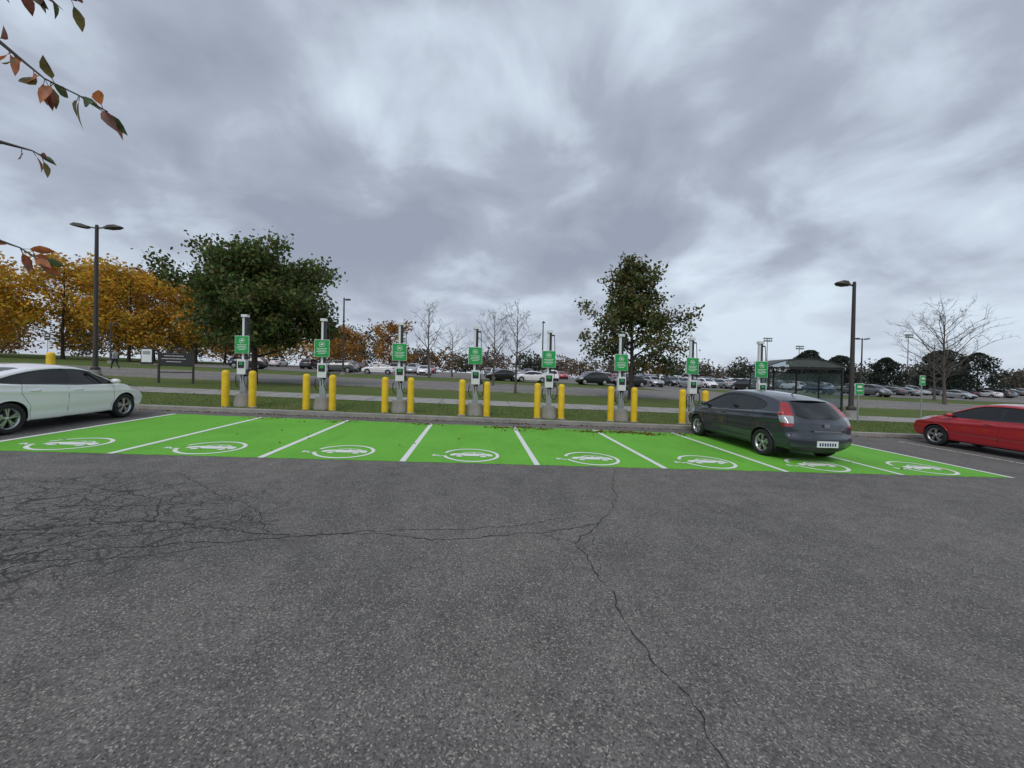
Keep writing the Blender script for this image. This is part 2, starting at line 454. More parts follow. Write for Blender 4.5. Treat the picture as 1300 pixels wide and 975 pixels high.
# ------------------------------------------------------------------ leaf quad masses
def leaf_obj(name, C, size, cols, seed=0, wide=0.6, flat=0.0):
    r = np.random.default_rng(seed); n = len(C)
    d = r.normal(size=(n, 3)); d[:, 2] *= (1-flat); d /= np.linalg.norm(d, axis=1, keepdims=True)
    e = r.normal(size=(n, 3)); e[:, 2] *= (1-flat)
    e -= d * np.sum(d*e, axis=1, keepdims=True); e /= np.linalg.norm(e, axis=1, keepdims=True)
    s = size[:, None]
    V = np.empty((n, 4, 3))
    V[:, 0] = C - d*s*.5; V[:, 1] = C + e*s*wide*.5 - d*s*.06; V[:, 2] = C + d*s*.5; V[:, 3] = C - e*s*wide*.5 - d*s*.06
    me = bpy.data.meshes.new(name)
    me.vertices.add(n*4); me.vertices.foreach_set('co', V.reshape(-1))
    me.loops.add(n*4); me.loops.foreach_set('vertex_index', np.arange(n*4, dtype=np.int32))
    me.polygons.add(n); me.polygons.foreach_set('loop_start', np.arange(0, n*4, 4, dtype=np.int32))
    me.update(calc_edges=True); me.validate()
    at = me.attributes.new('tint', 'FLOAT_COLOR', 'POINT')
    cc = np.ones((n, 4, 4)); cc[:, :, :3] = cols[:, None, :]
    at.data.foreach_set('color', cc.reshape(-1))
    me.materials.append(M_leaf)
    ob = bpy.data.objects.new(name, me); COL.objects.link(ob)
    return ob
def pick(cols, n, r, var=0.25):
    c = np.array(cols)[r.integers(0, len(cols), n)]
    return c * r.uniform(1-var, 1+var, (n, 1))
def make_tree(name, x, y, Ht, base, rad, nleaf, lsize, cols, seed, limbs=14, trunk_r=0.16, bark=None, up=0.45, peak=0.5, sub=5, tw=3, sig=0.3, topthin=0.0, lo=.65, envf=None):
    r = random.Random(seed); nr = np.random.default_rng(seed)
    bark = bark or M_bark
    mb = MB(); z0 = float(H(x, y)) - 0.05
    tp = []; dx = dy = 0
    for i in range(8):
        t = i/7; dx += r.uniform(-.05, .05)*Ht*.12; dy += r.uniform(-.05, .05)*Ht*.12
        tp.append(Vector((dx*(t > 0), dy*(t > 0), t*Ht*0.93)))
    tr = [trunk_r*(1.25 if i == 0 else 1)*(1-0.86*i/7) for i in range(8)]
    mb.tube(tp, tr, bark, 8)
    def tpt(z):
        t = max(0, min(6.999, z/(Ht*.93)*7)); i = int(t); return tp[i].lerp(tp[i+1], t-i)
    tips = []
    for i in range(limbs):
        tt = (i+0.5)/limbs
        zz = base*0.85 + (Ht*0.9-base*0.85)*tt*0.95
        ang = i*2.39996 + r.uniform(-.4, .4)
        ef = envf(tt) if envf else (math.sin(math.pi*min(1, (0.16+0.84*tt)**(0.75 if peak < .5 else 1)))**0.6)
        env = ef*rad*r.uniform(lo, 1.05)
        env = max(env, 0.12*rad)
        s = tpt(zz); e = s + Vector((math.cos(ang)*env, math.sin(ang)*env, env*up*r.uniform(.5, 1.3) + 0.05*Ht*tt))
        m1 = s.lerp(e, .35) + Vector((0, 0, -0.04*env)); m2 = s.lerp(e, .7) + Vector((r.uniform(-.1, .1)*env, r.uniform(-.1, .1)*env, 0))
        R0 = trunk_r*0.45*(1-tt*.6)
        mb.tube([s, m1, m2, e], [R0, R0*.7, R0*.45, R0*.15], bark, 6, False)
        pp = [s, m1, m2, e]
        for j in range(sub):
            f = 0.3 + 0.7*(j+r.random()*.8)/sub; f = min(f, .999)*3; k = int(f); q = pp[k].lerp(pp[k+1], f-k)
            out = (e-s).normalized()
            dv = Vector((r.gauss(0, 1), r.gauss(0, 1), r.gauss(.35, .7))).normalized()*0.75 + out*(.55 if nleaf == 0 else .3)
            L = env*r.uniform(.22, .42) + .25
            e2 = q + dv*L; mq = q.lerp(e2, .5) + Vector((r.uniform(-.08, .08), r.uniform(-.08, .08), .03))*L
            mb.tube([q, mq, e2], [R0*.35, R0*.22, R0*.08], bark, 4, False)
            tips.append(e2); tips.append(mq)
            for w in range(tw):
                g = r.uniform(.3, 1); q2 = q.lerp(e2, g)
                d3 = Vector((r.gauss(0, 1), r.gauss(0, 1), r.gauss(.3, .8))).normalized()*0.8 + dv*.5
                e3 = q2 + d3*L*r.uniform(.3, .65)
                mb.tube([q2, e3], [R0*.14+.004, .003], bark, 3, False)
                tips.append(e3)
                if nleaf == 0:
                    for w2 in range(3):
                        q4 = q2.lerp(e3, r.uniform(.3, 1)); e4 = q4 + (Vector((r.gauss(0, 1), r.gauss(0, 1), r.gauss(.4, .7))).normalized()*.8 + d3*.5)*L*.28
                        mb.tube([q4, e4], [.007, .003], bark, 3, False)
    if nleaf == 0:
        return mb.obj(name, loc=(x, y, z0))
    root = bpy.data.objects.new(name, None); COL.objects.link(root); root.location = (x, y, z0)
    wood = mb.obj('trunk_and_branches'); wood.parent = root
    T = np.array([tuple(t) for t in tips]); n = nleaf
    w = nr.uniform(0.25, 1, len(T)) * (1 - topthin*np.clip((T[:, 2]-base)/(Ht-base), 0, 1)); w /= w.sum()
    idx = nr.choice(len(T), n, p=w)
    C = T[idx] + nr.normal(size=(n, 3))*sig*np.array([1, 1, .75])
    clump = nr.uniform(.65, 1.35, len(T))[idx][:, None]
    cl = pick(cols, n, nr) * clump
    lf = leaf_obj('leaves', C, nr.uniform(.7, 1.3, n)*lsize, cl, seed)
    lf.parent = root
    return root
DG = [(0.080, 0.130, 0.030), (0.095, 0.145, 0.036), (0.06, 0.10, 0.026), (0.135, 0.145, 0.038), (0.11, 0.10, 0.034)]
DG2 = [(0.09, 0.13, 0.038), (0.11, 0.14, 0.042), (0.075, 0.10, 0.032), (0.16, 0.11, 0.034), (0.12, 0.11, 0.04)]
GOLD = [(0.58, 0.33, 0.03), (0.66, 0.41, 0.04), (0.46, 0.28, 0.03), (0.38, 0.30, 0.045), (0.55, 0.22, 0.028)]
ORG = [(0.33, 0.15, 0.035), (0.42, 0.20, 0.045), (0.25, 0.13, 0.04), (0.36, 0.22, 0.05)]
dome = lambda t: max(.15, (1-abs(2*t-.62)**2.6/2.6) if t < .8 else (1-t)*3.2+.2)
cone_ = lambda t: .95-.80*t+.10*math.sin(t*9)
make_tree('maple_tree', -13.8, 25.4, 8.3, 1.9, 3.9, 30000, 0.25, DG, 11, limbs=26, trunk_r=.2, sub=6, sig=.38, topthin=.35, lo=.75, envf=dome)
make_tree('oak_tree', 10.2, 24.6, 9.3, 1.9, 3.7, 12500, 0.23, DG2, 29, limbs=30, trunk_r=.17, sub=6, sig=.25, topthin=.35, lo=.72, envf=cone_, up=.6)
make_tree('bare_tree', -6.0, 50.5, 10.0, 2.5, 2.4, 0, .1, DG, 31, limbs=18, trunk_r=.14, bark=M_barkg, up=1.2)
make_tree('bare_tree', -3.4, 56, 7.0, 1.8, 3.4, 0, .1, DG, 32, limbs=18, trunk_r=.14, bark=M_barkg, up=.7)
make_tree('bare_tree', 2.7, 26.2, 6.4, 1.6, 1.5, 0, .1, DG, 33, limbs=16, trunk_r=.08, bark=M_barkg, up=1.0)
make_tree('bare_tree', 1.6, 36.0, 7.2, 2.0, 2.1, 0, .1, DG, 34, limbs=16, trunk_r=.1, bark=M_barkg, up=.9)
make_tree('bare_tree', 48.5, 35.5, 10.0, 2.6, 4.0, 0, .1, DG, 35, limbs=28, trunk_r=.15, bark=M_barkg, up=.9, sub=6)
make_tree('bare_tree', 60, 45, 8.0, 2.6, 3.6, 0, .1, DG, 36, limbs=22, trunk_r=.14, bark=M_barkg, up=.8)
for i, (tx, ty, th, tr_) in enumerate([(-68, 57, 14, 6.5), (-60, 62, 15, 6.5), (-52, 63, 14, 6), (-75, 64, 15, 6.5), (-46, 68, 13, 5.5), (-57, 74, 16.5, 6.5), (-40, 74, 12.5, 5), (-84, 70, 16, 7), (-68, 80, 17, 8), (-50, 82, 15.5, 7)]):
    make_tree('golden_maple_tree', tx, ty, th, 1.8, tr_, 6500, .48, GOLD if i not in (5, 9) else ORG, 50+i, limbs=18, trunk_r=.2, sub=4, tw=2, sig=.8, envf=dome, lo=.75)
make_tree('autumn_tree', -24, 72, 7.5, 1.2, 4, 3600, .42, ORG, 71, limbs=12, sub=4, tw=2, sig=.6, envf=dome)
make_tree('autumn_tree', -17, 78, 9.5, 1.2, 4.5, 3600, .42, ORG, 72, limbs=12, sub=4, tw=2, sig=.6, envf=dome)
make_tree('autumn_tree', -31, 80, 9.5, 1.2, 4.5, 3600, .42, GOLD, 73, limbs=12, sub=4, tw=2, sig=.6, envf=dome)
r = np.random.default_rng(90); Cs = []; Ss = []; Co = []
palettes = {'g': [(0.055, 0.065, 0.04), (0.045, 0.055, 0.035)], 'b': [(0.15, 0.11, 0.085), (0.12, 0.095, 0.08)], 'o': [(0.26, 0.13, 0.045), (0.22, 0.14, 0.05)], 'd': [(0.028, 0.04, 0.030), (0.035, 0.048, 0.034)]}
for i in range(190):
    x = -190 + 480*(i+r.random())/190; y = r.uniform(112, 150)
    if x < -30: hh = r.uniform(9, 14); pk = r.choice(list('oobg'))
    elif x < 60: hh = r.uniform(5.5, 8.5); pk = r.choice(list('gbbo'))
    else: hh = r.uniform(6, 10); pk = r.choice(list('bdgb'))
    w = r.uniform(3.5, 6); n = 420
    p = r.normal(size=(n, 3)); p /= np.linalg.norm(p, axis=1, keepdims=True); p *= r.uniform(.45, 1.05, (n, 1))
    wob = 1 + .25*np.sin(p[:, 0:1]*5+i)*np.cos(p[:, 2:3]*4+i*2)
    c = p*wob*np.array([w, w, hh*.5]) + np.array([x, y, float(G(x, y)) + hh*.52])
    Cs.append(c); Ss.append(r.uniform(.5, 1.1, n)); Co.append(pick(palettes[pk], n, r, .35))
leaf_obj('distant_trees', np.concatenate(Cs), np.concatenate(Ss), np.concatenate(Co), 3)
for i, (tx, ty, th, w) in enumerate([(68, 74, 7.5, 3.4), (72, 77, 8.5, 3.8), (77, 75, 7.5, 3.4), (99, 74, 9.5, 3.9), (104, 76, 10, 4.1), (109, 74, 9.5, 3.9), (94, 80, 8, 3.4)]):
    n = 4200; u = r.random(n)**.9
    rr = w*np.sqrt(np.clip(1-u**2.2, 0.02, 1))*np.sqrt(r.uniform(.25, 1, n))*(1+.18*np.sin(u*19+i)); an = r.uniform(0, 6.28, n)
    rr = rr*(1+.2*np.sin(an*3+u*8+i))
    c = np.stack([rr*np.cos(an), rr*np.sin(an), .5+u*(th-.5)], 1)
    root = bpy.data.objects.new('evergreen_tree', None); COL.objects.link(root); root.location = (tx, ty, float(H(tx, ty)))
    lf = leaf_obj('needles', c, r.uniform(.25, .6, n), pick(palettes['d'], n, r, .35), i); lf.parent = root
    mb = MB(); mb.tube([(0, 0, -.1), (0, 0, th*.6), (0, 0, th*.9)], [.2, .1, .02], M_bark, 6); t_ = mb.obj('trunk'); t_.parent = root
n = 42000
gx_ = r.uniform(-34, 36, n); off = .2 + 4.0*r.random(n)**1.1; gy = Yc(gx_)+off
C = np.stack([gx_, gy, H(gx_, gy) + .022], 1)
leaf_obj('lawn_grass', C, r.uniform(.04, .085, n), pick([(0.11, 0.175, 0.036), (0.125, 0.18, 0.042), (0.09, 0.15, 0.03), (0.18, 0.17, 0.065)], n, r, .25), 5, wide=.25)
Cl = []
n = 1900; lx = r.uniform(-30, 34, n); ly = Yc(lx) + r.uniform(.2, 12, n); Cl.append(np.stack([lx, ly, H(lx, ly)+.03], 1))
n = 1500; lx = r.uniform(-20, 22, n); ly = Yc(lx) - .02 - np.abs(r.normal(0, .11, n)); Cl.append(np.stack([lx, ly, G(lx, ly)+.016], 1))
for cx, cy, k, s in [(-1.6, 12.0, 50, .28), (0.8, 11.75, 60, .22), (1.5, 11.9, 40, .2), (2.0, 11.7, 45, .2), (3.6, 11.5, 90, .3), (4.6, 11.6, 110, .3), (5.3, 11.4, 80, .25), (-4, 12.0, 30, .3), (-6.2, 12.1, 30, .3), (6.6, 11.5, 60, .35), (1.25, 11.3, 20, .25)]:
    k *= 2; s *= 1.1
    lx = r.normal(cx, s, k); ly = r.normal(cy, s*.45, k); Cl.append(np.stack([lx, ly, G(lx, ly)+.018], 1))
n = 40; lx = r.uniform(-9, 12, n); ly = r.uniform(7.4, 12, n); Cl.append(np.stack([lx, ly, G(lx, ly)+.014], 1))
Cl = np.concatenate(Cl); n = len(Cl)
leaf_obj('fallen_leaves', Cl, r.uniform(.035, .085, n), pick([(0.14, 0.06, 0.02), (0.20, 0.09, 0.025), (0.09, 0.04, 0.018), (0.24, 0.14, 0.03)], n, r, .3), 6, wide=.7, flat=.85)

# ------------------------------------------------------------------ overhanging branch tree (left of camera)
root = bpy.data.objects.new('crabapple_tree', None); COL.objects.link(root)
mb = MB()
zb = float(G(-5.0, 3.0)) - .03
mb.tube([(-5, 3, zb), (-4.95, 2.95, 1.2), (-4.8, 2.8, 2.2)], [.16, .12, .1], M_bark, 8)
limbs_ = [[(-4.8, 2.8, 2.2), (-3.8, 2.2, 3.1), (-2.7, 1.8, 3.55), (-2.1, 1.72, 3.35), (-1.87, 1.68, 3.13), (-1.68, 1.66, 2.98), (-1.55, 1.65, 2.92), (-1.44, 1.64, 2.86)],
          [(-3.8, 2.2, 3.1), (-2.8, 1.9, 2.95), (-2.2, 1.75, 2.78), (-1.86, 1.69, 2.74), (-1.74, 1.68, 2.71), (-1.67, 1.68, 2.67)],
          [(-4.8, 2.8, 2.2), (-3.4, 2.1, 2.5), (-2.4, 1.75, 2.42), (-1.90, 1.68, 2.37), (-1.78, 1.68, 2.33), (-1.70, 1.67, 2.28)],
          [(-2.7, 1.8, 3.55), (-2.1, 1.7, 3.45), (-1.85, 1.68, 3.36), (-1.72, 1.68, 3.33), (-1.58, 1.67, 3.30)],
          [(-4.8, 2.8, 2.2), (-5.2, 3.2, 3.2), (-5.4, 3.6, 4.2)], [(-4.8, 2.8, 2.2), (-4.6, 3.2, 3.2), (-4.2, 3.6, 4.0)]]
for L in limbs_:
    k = len(L); mb.tube(L, [max(.0028, .05*(1-i/(k-1.0))**2.2) for i in range(k)], M_bark, 6)
rb = random.Random(4)
def leaf3(mb, p, d, L, w, mt, up):
    d = Vector(d).normalized(); up = Vector(up); s_ = d.cross(up).normalized(); n_ = s_.cross(d).normalized()
    prof = [(0, .04), (.18, .62), (.42, 1), (.68, .75), (.88, .3), (1, .02)]
    vs = []
    for t, k in prof:
        c = Vector(p) + d*L*t - n_*L*.22*t*t
        vs += [c - s_*w*k/2 + n_*w*.16*k, c, c + s_*w*k/2 + n_*w*.16*k]
    fs = []
    for i in range(5):
        fs += [(3*i, 3*i+1, 3*i+4, 3*i+3), (3*i+1, 3*i+2, 3*i+5, 3*i+4)]
    mb.add(vs, fs, mt, True)
ML = []
for nm, cc in (('leaf_red_brown', (0.22, 0.075, 0.045)), ('leaf_olive', (0.17, 0.14, 0.05)), ('leaf_orange', (0.45, 0.15, 0.05)), ('leaf_green', (0.09, 0.12, 0.045))):
    m, nt, b, o = nt_new(nm); v = coords(nt)
    c = ramp(nt, noise(nt, v, 30, 5), [(.3, tuple(k*.5 for k in cc)), (.7, tuple(k*1.4 for k in cc))])
    nt.links.new(c, b.inputs['Base Color']); b.inputs['Roughness'].default_value = .5
    tr = N(nt, 'ShaderNodeBsdfTranslucent'); nt.links.new(c, tr.inputs[0])
    mx = N(nt, 'ShaderNodeMixShader'); mx.inputs[0].default_value = .45
    nt.links.new(b.outputs[0], mx.inputs[1]); nt.links.new(tr.outputs[0], mx.inputs[2]); nt.links.new(mx.outputs[0], o.inputs[0])
    ML.append(m)
def scatter_leaves(mb, pts, cnt, L=.075):
    for c in range(cnt):
        i = rb.randrange(len(pts)-1); p = Vector(pts[i]).lerp(Vector(pts[i+1]), rb.random())
        d = (rb.uniform(-.2, 1), rb.uniform(-.6, .6), rb.uniform(-1.1, .25))
        q = p + Vector(d).normalized()*.02
        mb.tube([p, q], .0012, M_bark, 3, False)
        leaf3(mb, q, d, L*rb.uniform(.7, 1.2), L*.46, rb.choice(ML), (rb.uniform(-.6, .6), -1 if rb.random() < .5 else 1, rb.uniform(-.2, 1)))
scatter_leaves(mb, limbs_[0][3:], 17, .08)
scatter_leaves(mb, limbs_[0][-3:], 7, .085)
scatter_leaves(mb, limbs_[1][2:], 8, .055)
scatter_leaves(mb, limbs_[2][2:], 13, .07)
scatter_leaves(mb, limbs_[3][1:], 14, .08)
for L in (limbs_[0][:4], limbs_[1][:3], limbs_[2][:3], limbs_[4], limbs_[5]): scatter_leaves(mb, L, 24, .08)
mb.lathe([(0, -.011), (.008, -.008), (.011, 0), (.008, .008), (0, .011)], ML[0], (-1.66, 1.66, 3.0), 10)
t_ = mb.obj('branches_and_leaves'); t_.parent = root

# ------------------------------------------------------------------ bollards
mb = MB()
mb.lathe([(0.112, -0.05), (0.112, 1.14), (0.105, 1.19), (0.075, 1.225), (0.03, 1.24), (0.0, 1.243)], M_yel, seg=24)
mb.lathe([(0.16, -.02), (0.16, .02), (.112, .03)], M_conc, seg=20)
me_bol = mb.obj('bollard_mesh', link=False)
# ------------------------------------------------------------------ chargers
mb = MB()
mb.lathe([(.31, -.05), (.30, .10), (.25, .36), (.24, .42), (0, .425)], M_conc, seg=20)
mb.box((0.035, 0.02, 1.72), (.075, .09, 2.65), M_dark)
mb.box((-0.045, .015, 1.75), (.07, .085, 2.70), M_white)
mb.box((-.005, 0.01, 3.09), (.20, .15, .09), M_white)
mb.box((0.0, -.045, .72), (.19, .10, .60), M_alu)
mb.box((-.01, -.085, 1.34), (.29, .15, .50), M_white)
mb.box((-.01, -.166, 1.41), (.21, .012, .22), M_black)
mb.box((-.01, -.174, 1.45), (.12, .006, .08), M_sgreen)
mb.lathe([(0, -.02), (.05, -.02), (.055, .03)], M_black, (.17, -.07, 1.22), 12, axis='X')
mb.box((0.20, -.09, 1.18), (.06, .10, .16), M_black)
mb.box((0.12, .02, 2.96), (.12, .05, .05), M_dark)
cab = []
for i in range(21):
    t = i/20; cab.append((.165+.03*math.sin(t*3.14), -.02-.04*t, 2.95 - 1.9*t))
mb.tube(cab, .013, M_black, 6)
lp = []
for i in range(25):
    a = i/24*2*math.pi; lp.append((.17+.12*math.sin(a), -.10-.02*math.cos(a), .93+.27*math.cos(a)))
mb.tube(lp, .016, M_black, 6)
lp2 = [(p[0]*-.9+.02, p[1]+.01, p[2]*.9+.05) for p in lp]
mb.tube(lp2[3:22], .016, M_black, 6)
mb.box((-.03, -.10, 2.10), (.49, .012, .60), M_swhite)
mb.box((-.03, -.108, 2.10), (.465, .010, .575), M_sgreen)
mb.box((-.02, -.06, 2.10), (.06, .07, .3), M_alu)
ring = [(-.03+.085*math.cos(a), -.115, 2.23+.085*math.sin(a)) for a in np.linspace(0, 6.283, 20)]
mb.tube(ring, .010, M_swhite, 4)
mb.box((-.03, -.115, 2.225), (.09, .004, .035), M_swhite)
mb.box((-.03, -.115, 2.255), (.05, .004, .03), M_swhite)
for i, w in enumerate((.33, .28, .34, .22)): mb.box((-.03, -.115, 2.09-.055*i), (w, .004, .018), M_swhite)
me_ch = mb.obj('charger_mesh', link=False)
for k in range(1, 9):
    x = -0.03 + 2.63*(k-4) ; y = float(Yc(x)) + 0.62
    for sx in (-.43, .43):
        yy = y + random.uniform(-.02, .02)
        inst('bollard', me_bol, x+sx, yy, float(H(x+sx, yy)) + random.uniform(-.03, .02), rz=random.random()*6)
    inst('ev_charging_station', me_ch, x+.02, y+.25, float(H(x, y+.25)), rz=random.uniform(-.12, .12), bevel=.006)
inst('bollard', me_bol, -14.9, 15.0, float(H(-14.9, 15))+.30)
# ------------------------------------------------------------------ lamps
def lamp(x, y, h, heads, r0=.11, head=1.0, rz=0.0):
    mb = MB()
    mb.lathe([(.28, -.05), (.28, .35), (.0, .36)], M_conc, seg=16)
    mb.lathe([(r0*1.8, .36), (r0*1.8, .5), (r0, .6), (r0*.65, h)], M_bronze, seg=12)
    mb.lathe([(r0*.65, h), (r0*.4, h+.05), (0, h+.06)], M_bronze, seg=12)
    for s in heads:
        mb.tube([(0, 0, h-.18), (s*.35*head, 0, h-.12), (s*.6*head, 0, h-.10)], .045, M_bronze, 6)
        L = 1.05*head; x0 = .45*head; vs = []
        for t, w, zt, zb_ in ((0, .10, .03, -.08), (.3, .24, .10, -.11), (.7, .26, .10, -.09), (1, .14, .0, -.06)):
            xx = s*(x0+L*t); zc = h-.10+.10*t*head
            vs += [(xx, -w, zc+zb_), (xx, w, zc+zb_), (xx, w*.8, zc+zt), (xx, -w*.8, zc+zt)]
        fs = [(0, 1, 2, 3), (12, 13, 14, 15)]
        for i in range(3):
            for k in range(4): fs.append((4*i+k, 4*i+(k+1) % 4, 4*i+4+(k+1) % 4, 4*i+4+k))
        mb.add(vs, fs, M_bronze, False)
    ob = mb.obj('street_lamp', bevel=.01, loc=(x, y, float(H(x, y)))); ob.rotation_euler[2] = rz
lamp(-24.6, 27.4, 9.7, (-1, 1), .14, 1.0)
lamp(19.2, 18.0, 6.9, (-1,), .115, .66)
lamp(-15.5, 46.7, 9.0, (1,), .12, .7, rz=1.2)
lamp(10.3, 59.3, 9.2, (1,), .12, .7, rz=1.3)
lamp(57, 52, 8.5, (1, -1), .12, .8)
lamp(-45, 52, 5.0, (1,), .1, .5)
def flood(x, y, h):
    mb = MB()
    mb.lathe([(.35, -1), (.15, h)], M_alu, seg=10)
    for j in range(2):
        mb.box((0, 0, h-.2-1.1*j), (4.2, .2, .16), M_alu)
        for i in range(4): mb.box((-1.7+1.13*i, -.4, h+.1-1.1*j), (.65, .4, .5), M_alu, rx=.5)
    mb.obj('stadium_floodlight', loc=(x, y, float(H(x, y))))
flood(133, 165, 22); flood(205, 165, 26); flood(158, 175, 20)
# ------------------------------------------------------------------ signs
mb = MB()
for sx in (-.78, .78): mb.box((sx, 0, .85), (.09, .09, 1.8), M_bronze)
mb.box((0, -.0, 1.32), (1.50, .07, .72), M_dark)
for i, w in enumerate((.9, 1.1, .7)): mb.box((-.1, -.04, 1.52-.16*i), (w, .01, .035), M_alu)
mb.box((0, 0, .62), (1.5, .05, .06), M_bronze)
ob = mb.obj('notice_board', bevel=.01, loc=(-16.7, 23.2, float(H(-16.7, 23.2)))); ob.rotation_euler[2] = .25
mb = MB()
mb.box((0, 0, .95), (1.3, .15, 1.9), M_dark); mb.box((0, -.085, 1.0), (1.1, .02, 1.5), M_swhite); mb.box((0, -.10, 1.35), (.8, .012, .4), M_alu)
mb.obj('information_sign', bevel=.01, loc=(-38.3, 48.8, float(H(-38.3, 48.8))+.2))
def post_sign(name, x, y, h, w, hh, m1, rz=0, sy=0):
    mb = MB(); mb.tube([(0, 0, -.1), (0, 0, h)], .03, M_alu, 8)
    mb.box((0, -.04, h-hh/2), (w, .012, hh), M_swhite); mb.box((0, -.049, h-hh/2), (w*.92, .010, hh*.94), m1)
    mb.box((0, -.057, h-hh*.3), (w*.5, .006, hh*.2), M_swhite); mb.box((0, -.057, h-hh*.65), (w*.65, .006, hh*.08), M_swhite)
    ob = mb.obj(name, bevel=.004, loc=(x, y, float(H(x, y)))); ob.rotation_euler[2] = rz
post_sign('bus_stop_sign', 22.7, 17.6, 2.3, .38, .5, M_sgreen, .1)
post_sign('directional_sign', 17.2, 15.8, 1.75, .5, .5, M_sgreen, .1)
post_sign('traffic_sign', -46, 46, 3.2, .6, .8, M_dark)
mb = MB(); mb.lathe([(.24, 0), (.27, .85), (.29, .88), (.2, 1.0), (0, 1.02)], M_dark, seg=18)
mb.obj('litter_bin', loc=(14.4, 18.6, float(H(14.4, 18.6))))
# ------------------------------------------------------------------ bus shelter
mb = MB(); W2, D2, hh = 2.05, .75, 2.45
for x in (-W2, -W2/3, W2/3, W2): mb.box((x, D2, hh/2), (.07, .07, hh), M_dark)
for x in (-W2, W2): mb.box((x, -D2, hh/2), (.08, .08, hh), M_dark)
for z in (.25, 1.25, 2.2):
    mb.box((0, D2, z), (2*W2-.08, .05, .05), M_dark)
    for x in (-W2, W2): mb.box((x, 0, z), (.05, 2*D2-.08, .05), M_dark)
mb.box((0, -D2, 2.38), (2*W2-.09, .06, .10), M_dark)
for i in range(3):
    mb.box((-W2*2/3+i*W2*2/3, D2+.002, 1.22), (W2*2/3-.1, .012, 1.85), M_sglass)
for x in (-W2, W2): mb.box((x, 0, 1.22), (.012, 2*D2-.1, 1.85), M_sglass)
arc = []; na = 20
for i in range(na+1):
    a = -1+2*i/na; arc.append((a*(W2+.12), 2.46+.42*(1-a*a)))
vs = []
for x, z in arc:
    for y, dz in ((-D2-.2, 0), (D2+.15, 0), (D2+.15, .05), (-D2-.2, .05)): vs.append((x, y, z+dz))
fs = [(0, 1, 2, 3), tuple(na*4+k for k in range(4))]
for i in range(na):
    for k in range(4): fs.append((4*i+k, 4*i+(k+1) % 4, 4*i+4+(k+1) % 4, 4*i+4+k))
mb.add(vs, fs, M_dark)
for y in (-D2-.15, D2+.10):
    vs = [(x, y, 2.45) for x, z in arc] + [(x, y, z) for x, z in arc]
    mb.add(vs, [(i, i+1, na+1+i+1, na+1+i) for i in range(na)], M_sglass)
mb.box((-.3, D2-.35, .47), (2.6, .35, .05), M_bronze)
for x in (-1.4, .8): mb.box((x, D2-.35, .22), (.06, .3, .45), M_dark)
mb.box((0, 0, .02), (2*W2+.5, 2*D2+.5, .10), M_conc)
ob = mb.obj('bus_shelter', bevel=.006, loc=(17.75, 19.9, float(H(17.75, 19.9))+.03)); ob.rotation_euler[2] = -.05

# ------------------------------------------------------------------ cars
def catclosed(P, per=14):
    P = np.array(P, float); n = len(P); out = []
    for i in range(n):
        p0, p1, p2, p3 = P[i-1], P[i], P[(i+1) % n], P[(i+2) % n]
        t = np.linspace(0, 1, per, endpoint=False)[:, None]
        out.append(.5*((2*p1)+(-p0+p2)*t+(2*p0-5*p1+4*p2-p3)*t**2+(-p0+3*p1-3*p2+p3)*t**3))
    return np.concatenate(out)
def resample(P, n):
    Q = np.vstack([P, P[:1]]); d = np.r_[0, np.cumsum(np.linalg.norm(np.diff(Q, axis=0), axis=1))]
    t = np.linspace(0, d[-1], n, endpoint=False)
    return np.stack([np.interp(t, d, Q[:, 0]), np.interp(t, d, Q[:, 1])], 1)
def pip(x, y, poly):
    ins = np.zeros(x.shape, bool); n = len(poly); j = n-1
    for i in range(n):
        xi, yi = poly[i]; xj, yj = poly[j]
        if yi != yj:
            c = ((yi > y) != (yj > y)) & (x < (xj-xi)*(y-yi)/(yj-yi)+xi)
            ins ^= c
        j = i
    return ins
